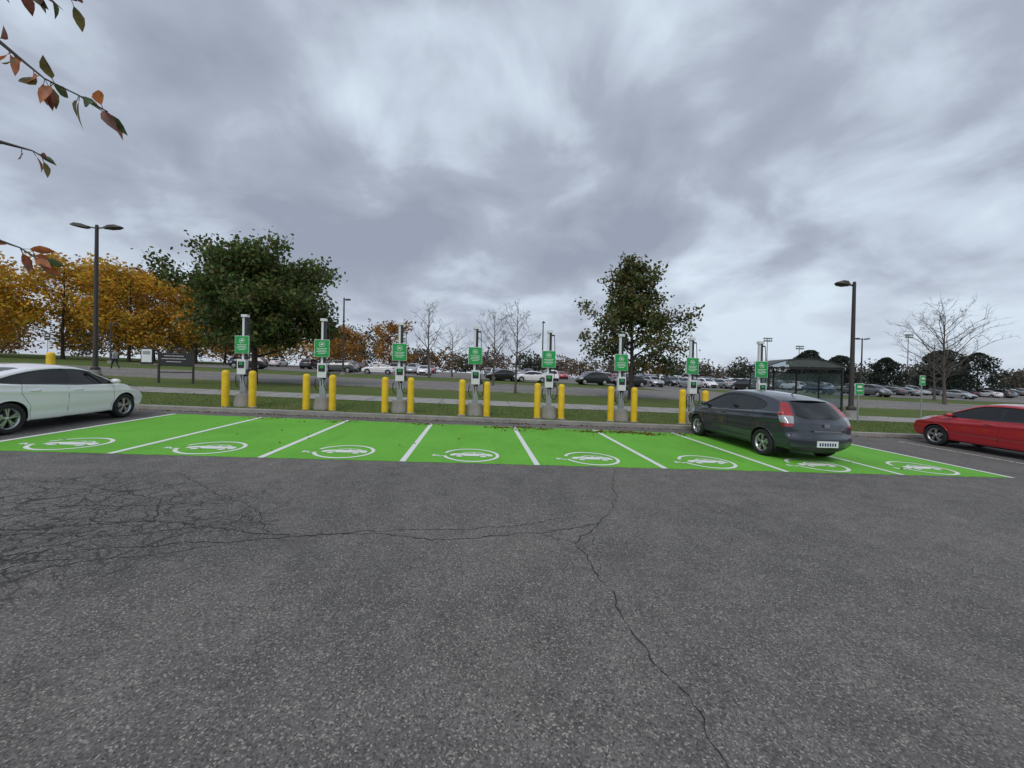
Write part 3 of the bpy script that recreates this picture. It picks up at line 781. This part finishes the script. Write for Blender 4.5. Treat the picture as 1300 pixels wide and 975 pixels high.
def car_mesh(spec, pnt, hi=True):
    nu, ntp, nr_, nsd = (760, 48, 10, 60) if hi else (110, 7, 4, 12)
    W = spec['W']; belt0, belt1 = spec['belt']; tk = spec.get('tumble', .40)
    rt = spec.get('reartaper', .15)
    def Ys(s, z):
        belt = belt0 + belt1*s
        tpr = np.where(s < 0, rt, .16)
        w = W*(1-tpr*np.clip((np.abs(s)-1.1)/1.1, 0, 1)**2.0)
        w = w - .07*np.clip((.60-z)/.4, 0, 1)**2
        h = np.clip(z-belt, 0, 2)
        w = w - .028*np.clip((z-.62)/(belt-.62), 0, 1)**2 - .02*np.clip(h/.03, 0, 1) - h*(tk+.07*np.abs(s))
        w = w + .014*np.exp(-((z-(belt-.14))/.05)**2) - .016*np.exp(-((z-.42)/.08)**2)
        return w
    C = resample(catclosed(spec['sil']), nu)
    sm = spec.get('sm', 1.55)
    S = np.stack([np.clip(C[:, 0], -sm, sm)*.97, np.full(nu, .58)], 1)
    nv = S-C; D = np.linalg.norm(nv, axis=1, keepdims=True); nv = nv/np.maximum(D, 1e-6)
    ends = np.abs(nv[:, 0])
    ec = np.where(C[:, 0] < 0, spec.get('endc', .16), .16)
    c = .045+ec*ends; rr = .065+.03*ends
    lim = D[:, 0]*.8; scl = np.minimum(1, lim/(c+rr)); c = c*scl; rr = rr*scl
    nvv = ntp+nr_+nsd
    X = np.zeros((nu, nvv)); Sx = np.zeros((nu, nvv)); Z = np.zeros((nu, nvv))
    Pe = C+nv*(c+rr)[:, None]
    y0 = Ys(Pe[:, 0], Pe[:, 1])-rr
    for j in range(ntp):
        t = j/ntp; dl = c*t**2.4
        P = C+nv*dl[:, None]; Sx[:, j] = P[:, 0]; Z[:, j] = P[:, 1]; X[:, j] = y0*t
    for j in range(nr_):
        th = math.pi/2*j/(nr_-1)
        dl = c+rr*(1-math.cos(th)); P = C+nv*dl[:, None]
        Sx[:, ntp+j] = P[:, 0]; Z[:, ntp+j] = P[:, 1]
        X[:, ntp+j] = y0+rr*math.sin(th)
    for j in range(nsd):
        k = (j+1)/nsd; P = Pe*(1-k)+S*k
        Sx[:, ntp+nr_+j] = P[:, 0]; Z[:, ntp+nr_+j] = P[:, 1]; X[:, ntp+nr_+j] = Ys(P[:, 0], P[:, 1])
    win = catclosed(spec['win'], 6)
    side = np.zeros((nu, nvv), bool); side[:, ntp+nr_-3:] = True
    inw = pip(Sx, Z, win) & side
    X = X-np.where(inw, .010, 0)
    R = spec['R']; zc = spec['wr']; wc = spec['wb']
    jcol = np.arange(nvv)[None, :] >= ntp-3
    Sx2, Z2 = Sx.copy(), Z.copy()
    for w_ in wc:
        dd = np.hypot(Sx-w_, Z-zc); ins = (dd < R) & jcol
        k = np.where(ins, R/np.maximum(dd, 1e-4), 1)
        Sx2 = np.where(ins, w_+(Sx-w_)*k, Sx2); Z2 = np.where(ins, zc+(Z-zc)*k, Z2)
    I, J = np.meshgrid(np.arange(nu), np.arange(nvv-1), indexing='ij')
    I2 = (I+1) % nu
    def fc(a): return (a[I, J]+a[I2, J]+a[I2, J+1]+a[I, J+1])/4
    fs_, fx, fz = fc(Sx), fc(X), fc(Z)
    kill = np.zeros(fs_.shape, bool)
    for w_ in wc:
        kill |= (np.hypot(fs_-w_, fz-zc) < R-.004) & (J >= ntp-3)
        kill |= (np.abs(fs_-w_) < R*.95) & (fz < .33) & (fx > .5)
    isd = side[I, J]
    mi = spec['matfn'](fs_, fx, fz, isd, win)
    ids = (I*nvv+J, I2*nvv+J, I2*nvv+J+1, I*nvv+J+1)
    keep = ~kill
    F = np.stack([a[keep] for a in ids], 1); Mi = mi[keep]
    V = np.stack([X.ravel(), Sx2.ravel(), Z2.ravel()], 1)
    V2 = V*np.array([-1, 1, 1])
    mb = MB()
    for m_ in [pnt, M_glass, M_black, M_red, M_clear]: mb.mi(m_)
    nV = len(V)
    mb.v = [tuple(p) for p in np.vstack([V, V2]).tolist()]
    mb.f = [tuple(f) for f in F.tolist()] + [tuple(f) for f in (F[:, ::-1]+nV).tolist()]
    mb.m = Mi.tolist()*2; mb.sm = [True]*len(mb.f)
    ang = np.linspace(math.radians(-32), math.radians(212), 28 if hi else 10)
    for w_ in wc:
        for sd in (-1, 1):
            o_ = []; i_ = []; lip = []
            for a in ang:
                s, z = w_+R*math.cos(a), zc+R*math.sin(a)
                yv = float(Ys(np.array(s), np.array(z)))
                o_.append((sd*(yv-.002), s, z)); i_.append((sd*.42, s, z)); lip.append((sd*(yv+.001), s, z))
            n = len(ang)
            mb.add(o_+i_, [(k, k+1, n+k+1, n+k) for k in range(n-1)], M_well, True)
            mb.add([(sd*.43, w_, zc)]+i_, [(0, k+1, k+2) for k in range(n-1)], M_well)
            if hi: mb.tube([p for p in lip if p[2] > .2], .010, pnt, 6, False)
            yy = float(Ys(np.array(w_), np.array(.6)))-.005
            wheel(mb, (sd*(yy-.11), w_, spec['wr']), sd, spec['wr'], hi, spec.get('spokes', 5))
    if hi:
        for ln in spec['lines']:
            for sd in (-1, 1):
                pts = []
                for k in range(len(ln)-1):
                    for t in np.linspace(0, 1, 8, endpoint=(k == len(ln)-2)):
                        s = ln[k][0]*(1-t)+ln[k+1][0]*t; z = ln[k][1]*(1-t)+ln[k+1][1]*t
                        pts.append((sd*(float(Ys(np.array(s), np.array(z)))-.0015), s, z))
                mb.tube(pts, .0048, M_well, 4, False)
        for sd in (-1, 1):
            w2 = catclosed(spec['win'], 8); w2 = np.vstack([w2, w2[:1]])
            mb.tube([(sd*(float(Ys(np.array(s), np.array(z)))+.000), s, z) for s, z in w2], .009, M_black, 5, False)
        for hs, hz in spec['handles']:
            for sd in (-1, 1):
                mb.tube([(sd*(float(Ys(np.array(hs+k), np.array(hz)))+dx), hs+k, hz) for k, dx in ((-.10, .0), (-.08, .028), (.08, .028), (.10, .0))], [.012, .015, .015, .012], pnt, 6)
        for sd in (-1, 1):
            ms, mz = spec['mirror']; yb = float(Ys(np.array(ms), np.array(mz)))
            mb.tube([(sd*(yb-.03), ms, mz), (sd*(yb+.08), ms, mz+.02)], .022, M_black, 6)
            pr = [(0, -.09), (.055, -.08), (.08, -.02), (.075, .05), (.05, .09), (0, .10)]
            mb.lathe(pr, pnt, (sd*(yb+.13), ms, mz+.035), 14, axis='X', xs=.78)
    if spec.get('extra') and hi: spec['extra'](mb, Ys, pnt)
    return mb
def wheel(mb, c, sd, R, hi, sp):
    sg = 36 if hi else 12
    def L(pr, m_): mb.lathe([(r_, h*sd) for r_, h in pr], m_, c, sg, axis='X')
    ri = R*.66
    L([(ri, .085), (ri+.012, .10), (R*.86, .108), (R*.95, .098), (R, .07), (R, -.09), (ri, -.10)], M_tyre)
    L([(ri, .087), (ri-.012, .08), (ri-.02, -.0)], M_rim)
    L([(ri-.015, .01), (0, .01)], M_well)
    if not hi:
        L([(ri*.9, .05), (0, .07)], M_rim); return
    L([(.0, .085), (.035, .083), (.045, .06), (.05, .02)], M_rim)
    L([(.11, .015), (.11, .02), (0, .022)], M_alu)
    for k in range(sp):
        for da in (-.13, .13):
            a = 2*math.pi*k/sp+.3; a2 = a+da*1.1
            p0 = Vector((0, math.cos(a+da*.5), math.sin(a+da*.5)))*.03; p1 = Vector((0, math.cos(a2), math.sin(a2)))*(ri-.008)
            t = (p1-p0).normalized(); q = Vector((1, 0, 0)).cross(t)
            w0, w1 = .016, .021
            vs = []
            for p, w, x in ((p0, w0, .078), (p1, w1, .070)):
                for e, dx in ((-1, -.03), (-.7, 0), (.7, 0), (1, -.03)):
                    v_ = p+q*w*e; vs.append((c[0]+sd*(x+dx), c[1]+v_.y, c[2]+v_.z))
            mb.add(vs, [(0, 1, 5, 4), (1, 2, 6, 5), (2, 3, 7, 6)], M_rim)
def mf_hatch(s, y, z, side, win):
    m = np.zeros(s.shape, int)
    m[z < .27] = 2
    m[(s < -1.85) & (z < .37) & (y < .64)] = 2
    g = side & pip(s, z, win); m[g] = 1
    m[g & (((s > -.13) & (s < -.05)) | ((s > -.96) & (s < -.90)))] = 2
    hw = .60-(z-.98)*.34
    m[(~side) & (s < -1.40) & (z > .98+.08*np.clip(y/.6, 0, 1)**4) & (z < 1.37) & (y < hw)] = 1
    m[(~side) & (s > .45) & (z > 1.04) & (z < 1.475) & (y < .70-(z-1.0)*.3)] = 1
    yi = .645-(z-1.0)*.34
    lamp_ = (s < -1.40) & (y > yi) & (z > .80) & (z < 1.33) & (s < -1.60-(1.30-z)*.55)
    m[lamp_] = 3
    m[lamp_ & (z > .88) & (z < 1.04)] = 4
    # tailgate shut line
    m[(~side) & (s < -1.7) & (z > .545) & (z < .557) & (y < .62)] = 2
    m[(s > 1.55) & (z > .66) & (z < .86) & (y > .5)] = 4
    return m
def ex_hatch(mb, Ys, pnt):
    mb.box((0, -2.226, .455), (.52, .016, .14), M_swhite)
    for i in range(7): mb.box((-.19+.062*i, -2.236, .45), (.034, .006, .07), P_blue)
    mb.box((0, -2.168, .86), (.12, .03, .07), M_rim)
    mb.box((0, -2.205, .735), (.66, .02, .022), M_rim)
    vs = []
    for x in np.linspace(-.54, .54, 9):
        k = (x/.54)**2
        vs += [(x, -1.36+.05*k, 1.462-.035*k), (x, -1.70+.10*k, 1.398-.035*k), (x, -1.69+.10*k, 1.378-.035*k), (x, -1.36+.05*k, 1.40-.035*k)]
    fs = []
    for i in range(8):
        for k in range(4): fs.append((4*i+k, 4*i+(k+1) % 4, 4*i+4+(k+1) % 4, 4*i+4+k))
    fs += [(0, 1, 2, 3), (32, 33, 34, 35)]
    mb.add(vs, fs, pnt)
    mb.tube([(.0, -1.15, 1.49), (.0, -1.32, 1.62)], [.012, .005], M_black, 6)
    mb.tube([(.0, -2.06, 1.01), (.28, -2.03, 1.04)], .008, M_black, 5)
leaf_spec = dict(W=.90, belt=(.97, -.060), R=.372, wr=.322, wb=(-1.33, 1.36), sm=1.62, tumble=.50, reartaper=.12, endc=.10,
    sil=[(-2.08, .25), (-2.19, .36), (-2.22, .48), (-2.21, .58), (-2.17, .68), (-2.15, .80), (-2.12, .92), (-2.05, 1.02), (-1.93, 1.14), (-1.78, 1.27), (-1.62, 1.385), (-1.42, 1.45), (-1.05, 1.51), (-.5, 1.555), (-.05, 1.555), (.40, 1.50), (.75, 1.36), (1.1, 1.17), (1.42, 1.01), (1.75, .92), (2.0, .80), (2.17, .62), (2.22, .45), (2.15, .26), (1.9, .19), (1, .17), (0, .17), (-1, .17), (-1.9, .20)],
    win=[(1.20, 1.00), (.83, 1.19), (.43, 1.36), (0, 1.42), (-.55, 1.41), (-.95, 1.355), (-1.22, 1.27), (-1.27, 1.20), (-1.12, 1.12), (-.6, 1.055), (.3, .985)],
    lines=[[(1.02, .95), (1.02, .6), (.93, .27)], [(-.09, 1.0), (-.09, .28)], [(-.93, 1.10), (-1.02, .85), (-.93, .62)], [(.93, .28), (-.9, .28)]],
    handles=[(.12, .90), (-.76, .94)], mirror=(1.0, 1.02), matfn=mf_hatch, extra=ex_hatch, spokes=5)
def mf_sedan(s, y, z, side, win):
    m = np.zeros(s.shape, int)
    m[z < .235] = 2
    g = side & pip(s, z, win); m[g] = 1
    m[g & (((s > -.18) & (s < -.11)) | ((s > -1.10) & (s < -1.06)))] = 2
    m[(~side) & (s < -.85) & (z > 1.12) & (z < 1.36) & (s > -2.0) & (y < .58)] = 1
    m[(~side) & (s > .30) & (z > 1.02) & (z < 1.385) & (y < .68-(z-1.0)*.3)] = 1
    m[(s > 1.66) & (z > .70+(2.2-s)*.16) & (z < .80+(2.2-s)*.10) & (y > .45)] = 4
    m[(s > 2.0) & (z > .28) & (z < .55) & (y < .5)] = 2
    m[(s < -1.95) & (z > .82) & (z < 1.0) & (y > .4)] = 3
    return m
volt_spec = dict(W=.905, belt=(.955, -.045), R=.372, wr=.325, wb=(-1.33, 1.36), sm=1.5,
    sil=[(-2.18, .26), (-2.28, .42), (-2.30, .65), (-2.26, .85), (-2.22, 1.02), (-2.08, 1.09), (-1.75, 1.17), (-1.3, 1.29), (-.8, 1.39), (-.3, 1.435), (.1, 1.43), (.42, 1.375), (.8, 1.22), (1.2, 1.03), (1.45, .965), (1.8, .89), (2.08, .77), (2.24, .60), (2.28, .42), (2.2, .24), (1.95, .18), (1, .16), (0, .16), (-1, .16), (-1.95, .2)],
    win=[(1.22, .965), (.85, 1.13), (.42, 1.285), (0, 1.325), (-.45, 1.32), (-1.0, 1.24), (-1.42, 1.13), (-1.5, 1.08), (-1.2, 1.035), (-.5, .995), (.3, .955)],
    lines=[[(1.0, .93), (1.02, .6), (.93, .25)], [(-.15, .97), (-.15, .26)], [(-1.08, 1.03), (-1.12, .85), (-.95, .55), (-.92, .25)], [(1.0, .25), (-.92, .25)], [(1.5, .90), (1.85, .80)]],
    handles=[(.08, .85), (-.85, .88)], mirror=(.98, .98), matfn=mf_sedan, spokes=5)
red_spec = dict(volt_spec); red_spec.update(W=.895, sil=[(-2.22, .26), (-2.32, .42), (-2.34, .65), (-2.30, .85), (-2.26, 1.0), (-2.12, 1.06), (-1.8, 1.09), (-1.4, 1.22), (-.9, 1.39), (-.35, 1.465), (.1, 1.465), (.45, 1.41), (.85, 1.25), (1.25, 1.05), (1.5, .98), (1.85, .93), (2.10, .85), (2.26, .70), (2.31, .48), (2.22, .25), (1.95, .18), (1, .16), (0, .16), (-1, .16), (-1.95, .2)],
    win=[(1.22, .975), (.85, 1.14), (.45, 1.305), (0, 1.355), (-.45, 1.345), (-.95, 1.25), (-1.32, 1.12), (-1.38, 1.06), (-1.15, 1.02), (-.5, .985), (.3, .955)])
suv_spec = dict(leaf_spec); suv_spec.update(W=.92, belt=(1.08, -.02), R=.40, wr=.36, tumble=.34, sil=[(p[0]*1.03, p[1]*1.10) for p in leaf_spec['sil']], win=[(p[0]*1.03, p[1]*1.10) for p in leaf_spec['win']])
def mf_suv(s, y, z, side, win): return mf_hatch(s/1.03, y, z/1.10, side, win)
suv_spec['matfn'] = mf_suv
def put_car(spec, pnt, x, y, rz):
    me = car_mesh(spec, pnt, True).obj('car', link=False)
    z = float(G(x, y)) + .006
    return inst('parked_car', me, x, y, z, rz, tilt=True)
put_car(leaf_spec, P_dark, 7.82, 10.12, 0.015)
put_car(volt_spec, P_white, -10.45, 10.15, 0.02)
put_car(red_spec, P_redc, 15.5, 9.6, -0.02)
far = []
for sp_, pn in ((volt_spec, P_white), (volt_spec, P_silver), (red_spec, P_black), (suv_spec, P_white), (suv_spec, P_grey), (suv_spec, P_black), (suv_spec, P_silver), (red_spec, P_blue), (suv_spec, P_silver), (leaf_spec, P_dark), (red_spec, P_silver), (red_spec, P_white), (volt_spec, P_grey), (red_spec, P_redc)):
    far.append(car_mesh(sp_, pn, False).obj('far_car', link=False))
rc = random.Random(12)
for oy, x0, x1, pr in ((40.5, -8, 60, .14), (46, -38, 82, .38), (52, -38, 82, .4), (60, -36, 110, .45), (65.5, 20, 120, .62), (73, 15, 140, .7), (79, 30, 150, .7), (86, 40, 160, .6)):
    x = x0
    while x < x1:
        p = pr*(1.45 if x > 40 else 1)
        if x < 12 and oy > 60: p *= .4
        if rc.random() < p:
            y = float(Yc(x)) + oy + rc.uniform(-.3, .3)
            inst('parked_car', far[rc.randrange(13) if rc.random() < .95 else 13], x, y, float(H(x, y)) + .035, rc.choice((0, math.pi)) + rc.uniform(-.03, .03), tilt=True)
        x += 2.75
for x, y, i in ((-19, 57.5, 4), (-13.5, 57, 0), (3.5, 52, 2), (7.0, 51, 0), (-30, 56, 5), (15, 50.5, 5), (19.8, 50.2, 2)):
    inst('parked_car', far[i], x, y-2, float(H(x, y-2)) + .04, math.pi/2+.1, tilt=True)

# ------------------------------------------------------------------ pedestrian
def person(x, y):
    J = {'pel': (0, 0, .94), 'ch': (0, .02, 1.22), 'up': (0, .03, 1.42), 'nk': (0, .035, 1.52), 'hd': (0, .05, 1.64), 'tp': (0, .05, 1.74),
         'hl': (-.09, 0, .90), 'kl': (-.10, .22, .52), 'al': (-.10, .30, .10), 'tl': (-.10, .44, .05),
         'hr': (.09, 0, .90), 'kr': (.10, -.05, .50), 'ar': (.10, -.33, .16), 'tr': (.10, -.25, .05),
         'sl': (-.18, .02, 1.42), 'el': (-.22, -.14, 1.16), 'wl': (-.22, -.08, .92), 'fl': (-.22, -.04, .84),
         'sr': (.18, .02, 1.42), 'er': (.22, .12, 1.16), 'wr': (.22, .30, 1.0), 'fr': (.21, .36, .95)}
    Rr = dict(pel=.15, ch=.15, up=.14, nk=.06, hd=.10, tp=.07, hl=.10, kl=.065, al=.045, tl=.04, hr=.10, kr=.065, ar=.045, tr=.04, sl=.07, el=.05, wl=.035, fl=.04, sr=.07, er=.05, wr=.035, fr=.04)
    E = [('pel', 'ch'), ('ch', 'up'), ('up', 'nk'), ('nk', 'hd'), ('hd', 'tp'), ('pel', 'hl'), ('hl', 'kl'), ('kl', 'al'), ('al', 'tl'), ('pel', 'hr'), ('hr', 'kr'), ('kr', 'ar'), ('ar', 'tr'),
         ('up', 'sl'), ('sl', 'el'), ('el', 'wl'), ('wl', 'fl'), ('up', 'sr'), ('sr', 'er'), ('er', 'wr'), ('wr', 'fr')]
    ks = list(J); me = bpy.data.meshes.new('pedestrian')
    me.from_pydata([J[k] for k in ks], [(ks.index(a), ks.index(b_)) for a, b_ in E], [])
    ob = bpy.data.objects.new('walking_person', me); COL.objects.link(ob)
    sk = ob.modifiers.new('skin', 'SKIN'); sd = ob.modifiers.new('sub', 'SUBSURF'); sd.levels = 2; sd.render_levels = 2
    lay = me.skin_vertices[0].data if me.skin_vertices else None
    if lay:
        for i, k in enumerate(ks): lay[i].radius = (Rr[k], Rr[k]*.8 if k in ('pel', 'ch', 'up') else Rr[k])
        lay[0].use_root = True
    m, nt, b, o = nt_new('clothing')
    sp = nt.nodes.new('ShaderNodeSeparateXYZ'); nt.links.new(coords(nt), sp.inputs[0])
    zz = math_(nt, 'MULTIPLY', sp.outputs[2], .5)
    r_ = nt.nodes.new('ShaderNodeValToRGB'); r_.color_ramp.interpolation = 'CONSTANT'; el = r_.color_ramp.elements
    st = [(0, (.03, .03, .03)), (.06, (.02, .025, .045)), (.46, (.30, .32, .30)), (.755, (.35, .2, .14)), (.84, (.03, .02, .015))]
    while len(el) < len(st): el.new(.5)
    for e, (p, c) in zip(el, st): e.position = p; e.color = (*c, 1)
    nt.links.new(zz, r_.inputs[0]); nt.links.new(r_.outputs[0], b.inputs['Base Color']); b.inputs['Roughness'].default_value = .8
    me.materials.append(m)
    ob.location = (x, y, float(H(x, y))+.02); ob.rotation_euler[2] = math.radians(70)
person(-31.8, 37.2)

# ------------------------------------------------------------------ sky / light
w = bpy.data.worlds.new('World'); scene.world = w; w.use_nodes = True
nt = w.node_tree; nt.nodes.clear()
out = nt.nodes.new('ShaderNodeOutputWorld'); bg = nt.nodes.new('ShaderNodeBackground')
nt.links.new(bg.outputs[0], out.inputs[0]); bg.inputs[1].default_value = 0.112
sky = nt.nodes.new('ShaderNodeTexSky'); sky.sky_type = 'NISHITA'; sky.sun_disc = False
SE, SR = math.radians(48), math.radians(200)
sky.sun_elevation = SE; sky.sun_rotation = SR
tc = nt.nodes.new('ShaderNodeTexCoord'); sp = nt.nodes.new('ShaderNodeSeparateXYZ'); nt.links.new(tc.outputs['Generated'], sp.inputs[0])
zc = math_(nt, 'ADD', math_(nt, 'MAXIMUM', sp.outputs[2], 0.0), 0.36)
cb = nt.nodes.new('ShaderNodeCombineXYZ')
nt.links.new(math_(nt, 'DIVIDE', sp.outputs[0], zc), cb.inputs[0]); nt.links.new(math_(nt, 'DIVIDE', sp.outputs[1], zc), cb.inputs[1])
cb.inputs[2].default_value = 5.3
n1 = noise(nt, cb.outputs[0], 1.15, 3, 0.45, 0.35)
n2 = noise(nt, cb.outputs[0], 3.2, 7, 0.52, 0.3)
ns = math_(nt, 'ADD', math_(nt, 'MULTIPLY', n1, 0.60), math_(nt, 'MULTIPLY', n2, 0.40))
cl = ramp(nt, ns, [(0.38, (2.9, 3.25, 4.05)), (0.46, (3.7, 4.15, 5.0)), (0.51, (5.0, 5.65, 6.6)), (0.60, (6.8, 7.9, 8.9))])
hz = ramp(nt, sp.outputs[2], [(0.0, 0.60), (0.28, 0.0)])
cl = mixc(nt, hz, cl, (4.7, 5.1, 6.0))
fin = mixc(nt, 0.95, sky.outputs[0], cl)
nt.links.new(fin, bg.inputs[0])
sl = bpy.data.lights.new('sun', 'SUN'); sl.energy = 1.2; sl.angle = math.radians(25); sl.color = (1, .96, .91)
so = bpy.data.objects.new('sun', sl); COL.objects.link(so)
sd = Vector((math.sin(SR)*math.cos(SE), math.cos(SR)*math.cos(SE), math.sin(SE)))
so.rotation_euler = sd.to_track_quat('Z', 'Y').to_euler()
# ------------------------------------------------------------------ camera
cam = bpy.data.cameras.new('camera'); co = bpy.data.objects.new('camera', cam); COL.objects.link(co)
cam.sensor_width = 36; cam.sensor_fit = 'HORIZONTAL'; cam.lens = 488/1300*36; cam.clip_end = 6000; cam.clip_start = .05
psi, pit, rol = math.radians(5.4), math.radians(-.5), math.radians(1.15)
F = Vector((math.sin(psi)*math.cos(pit), math.cos(psi)*math.cos(pit), math.sin(pit)))
R0 = Vector((math.cos(psi), -math.sin(psi), 0)); U0 = R0.cross(F)
Rr = R0*math.cos(rol)+U0*math.sin(rol); Ur = U0*math.cos(rol)-R0*math.sin(rol)
co.matrix_world = Matrix(((Rr.x, Ur.x, -F.x, 0), (Rr.y, Ur.y, -F.y, 0), (Rr.z, Ur.z, -F.z, 1.85), (0, 0, 0, 1)))
scene.camera = co
scene.view_settings.view_transform = 'Standard'; scene.view_settings.look = 'None'; scene.view_settings.exposure = 0
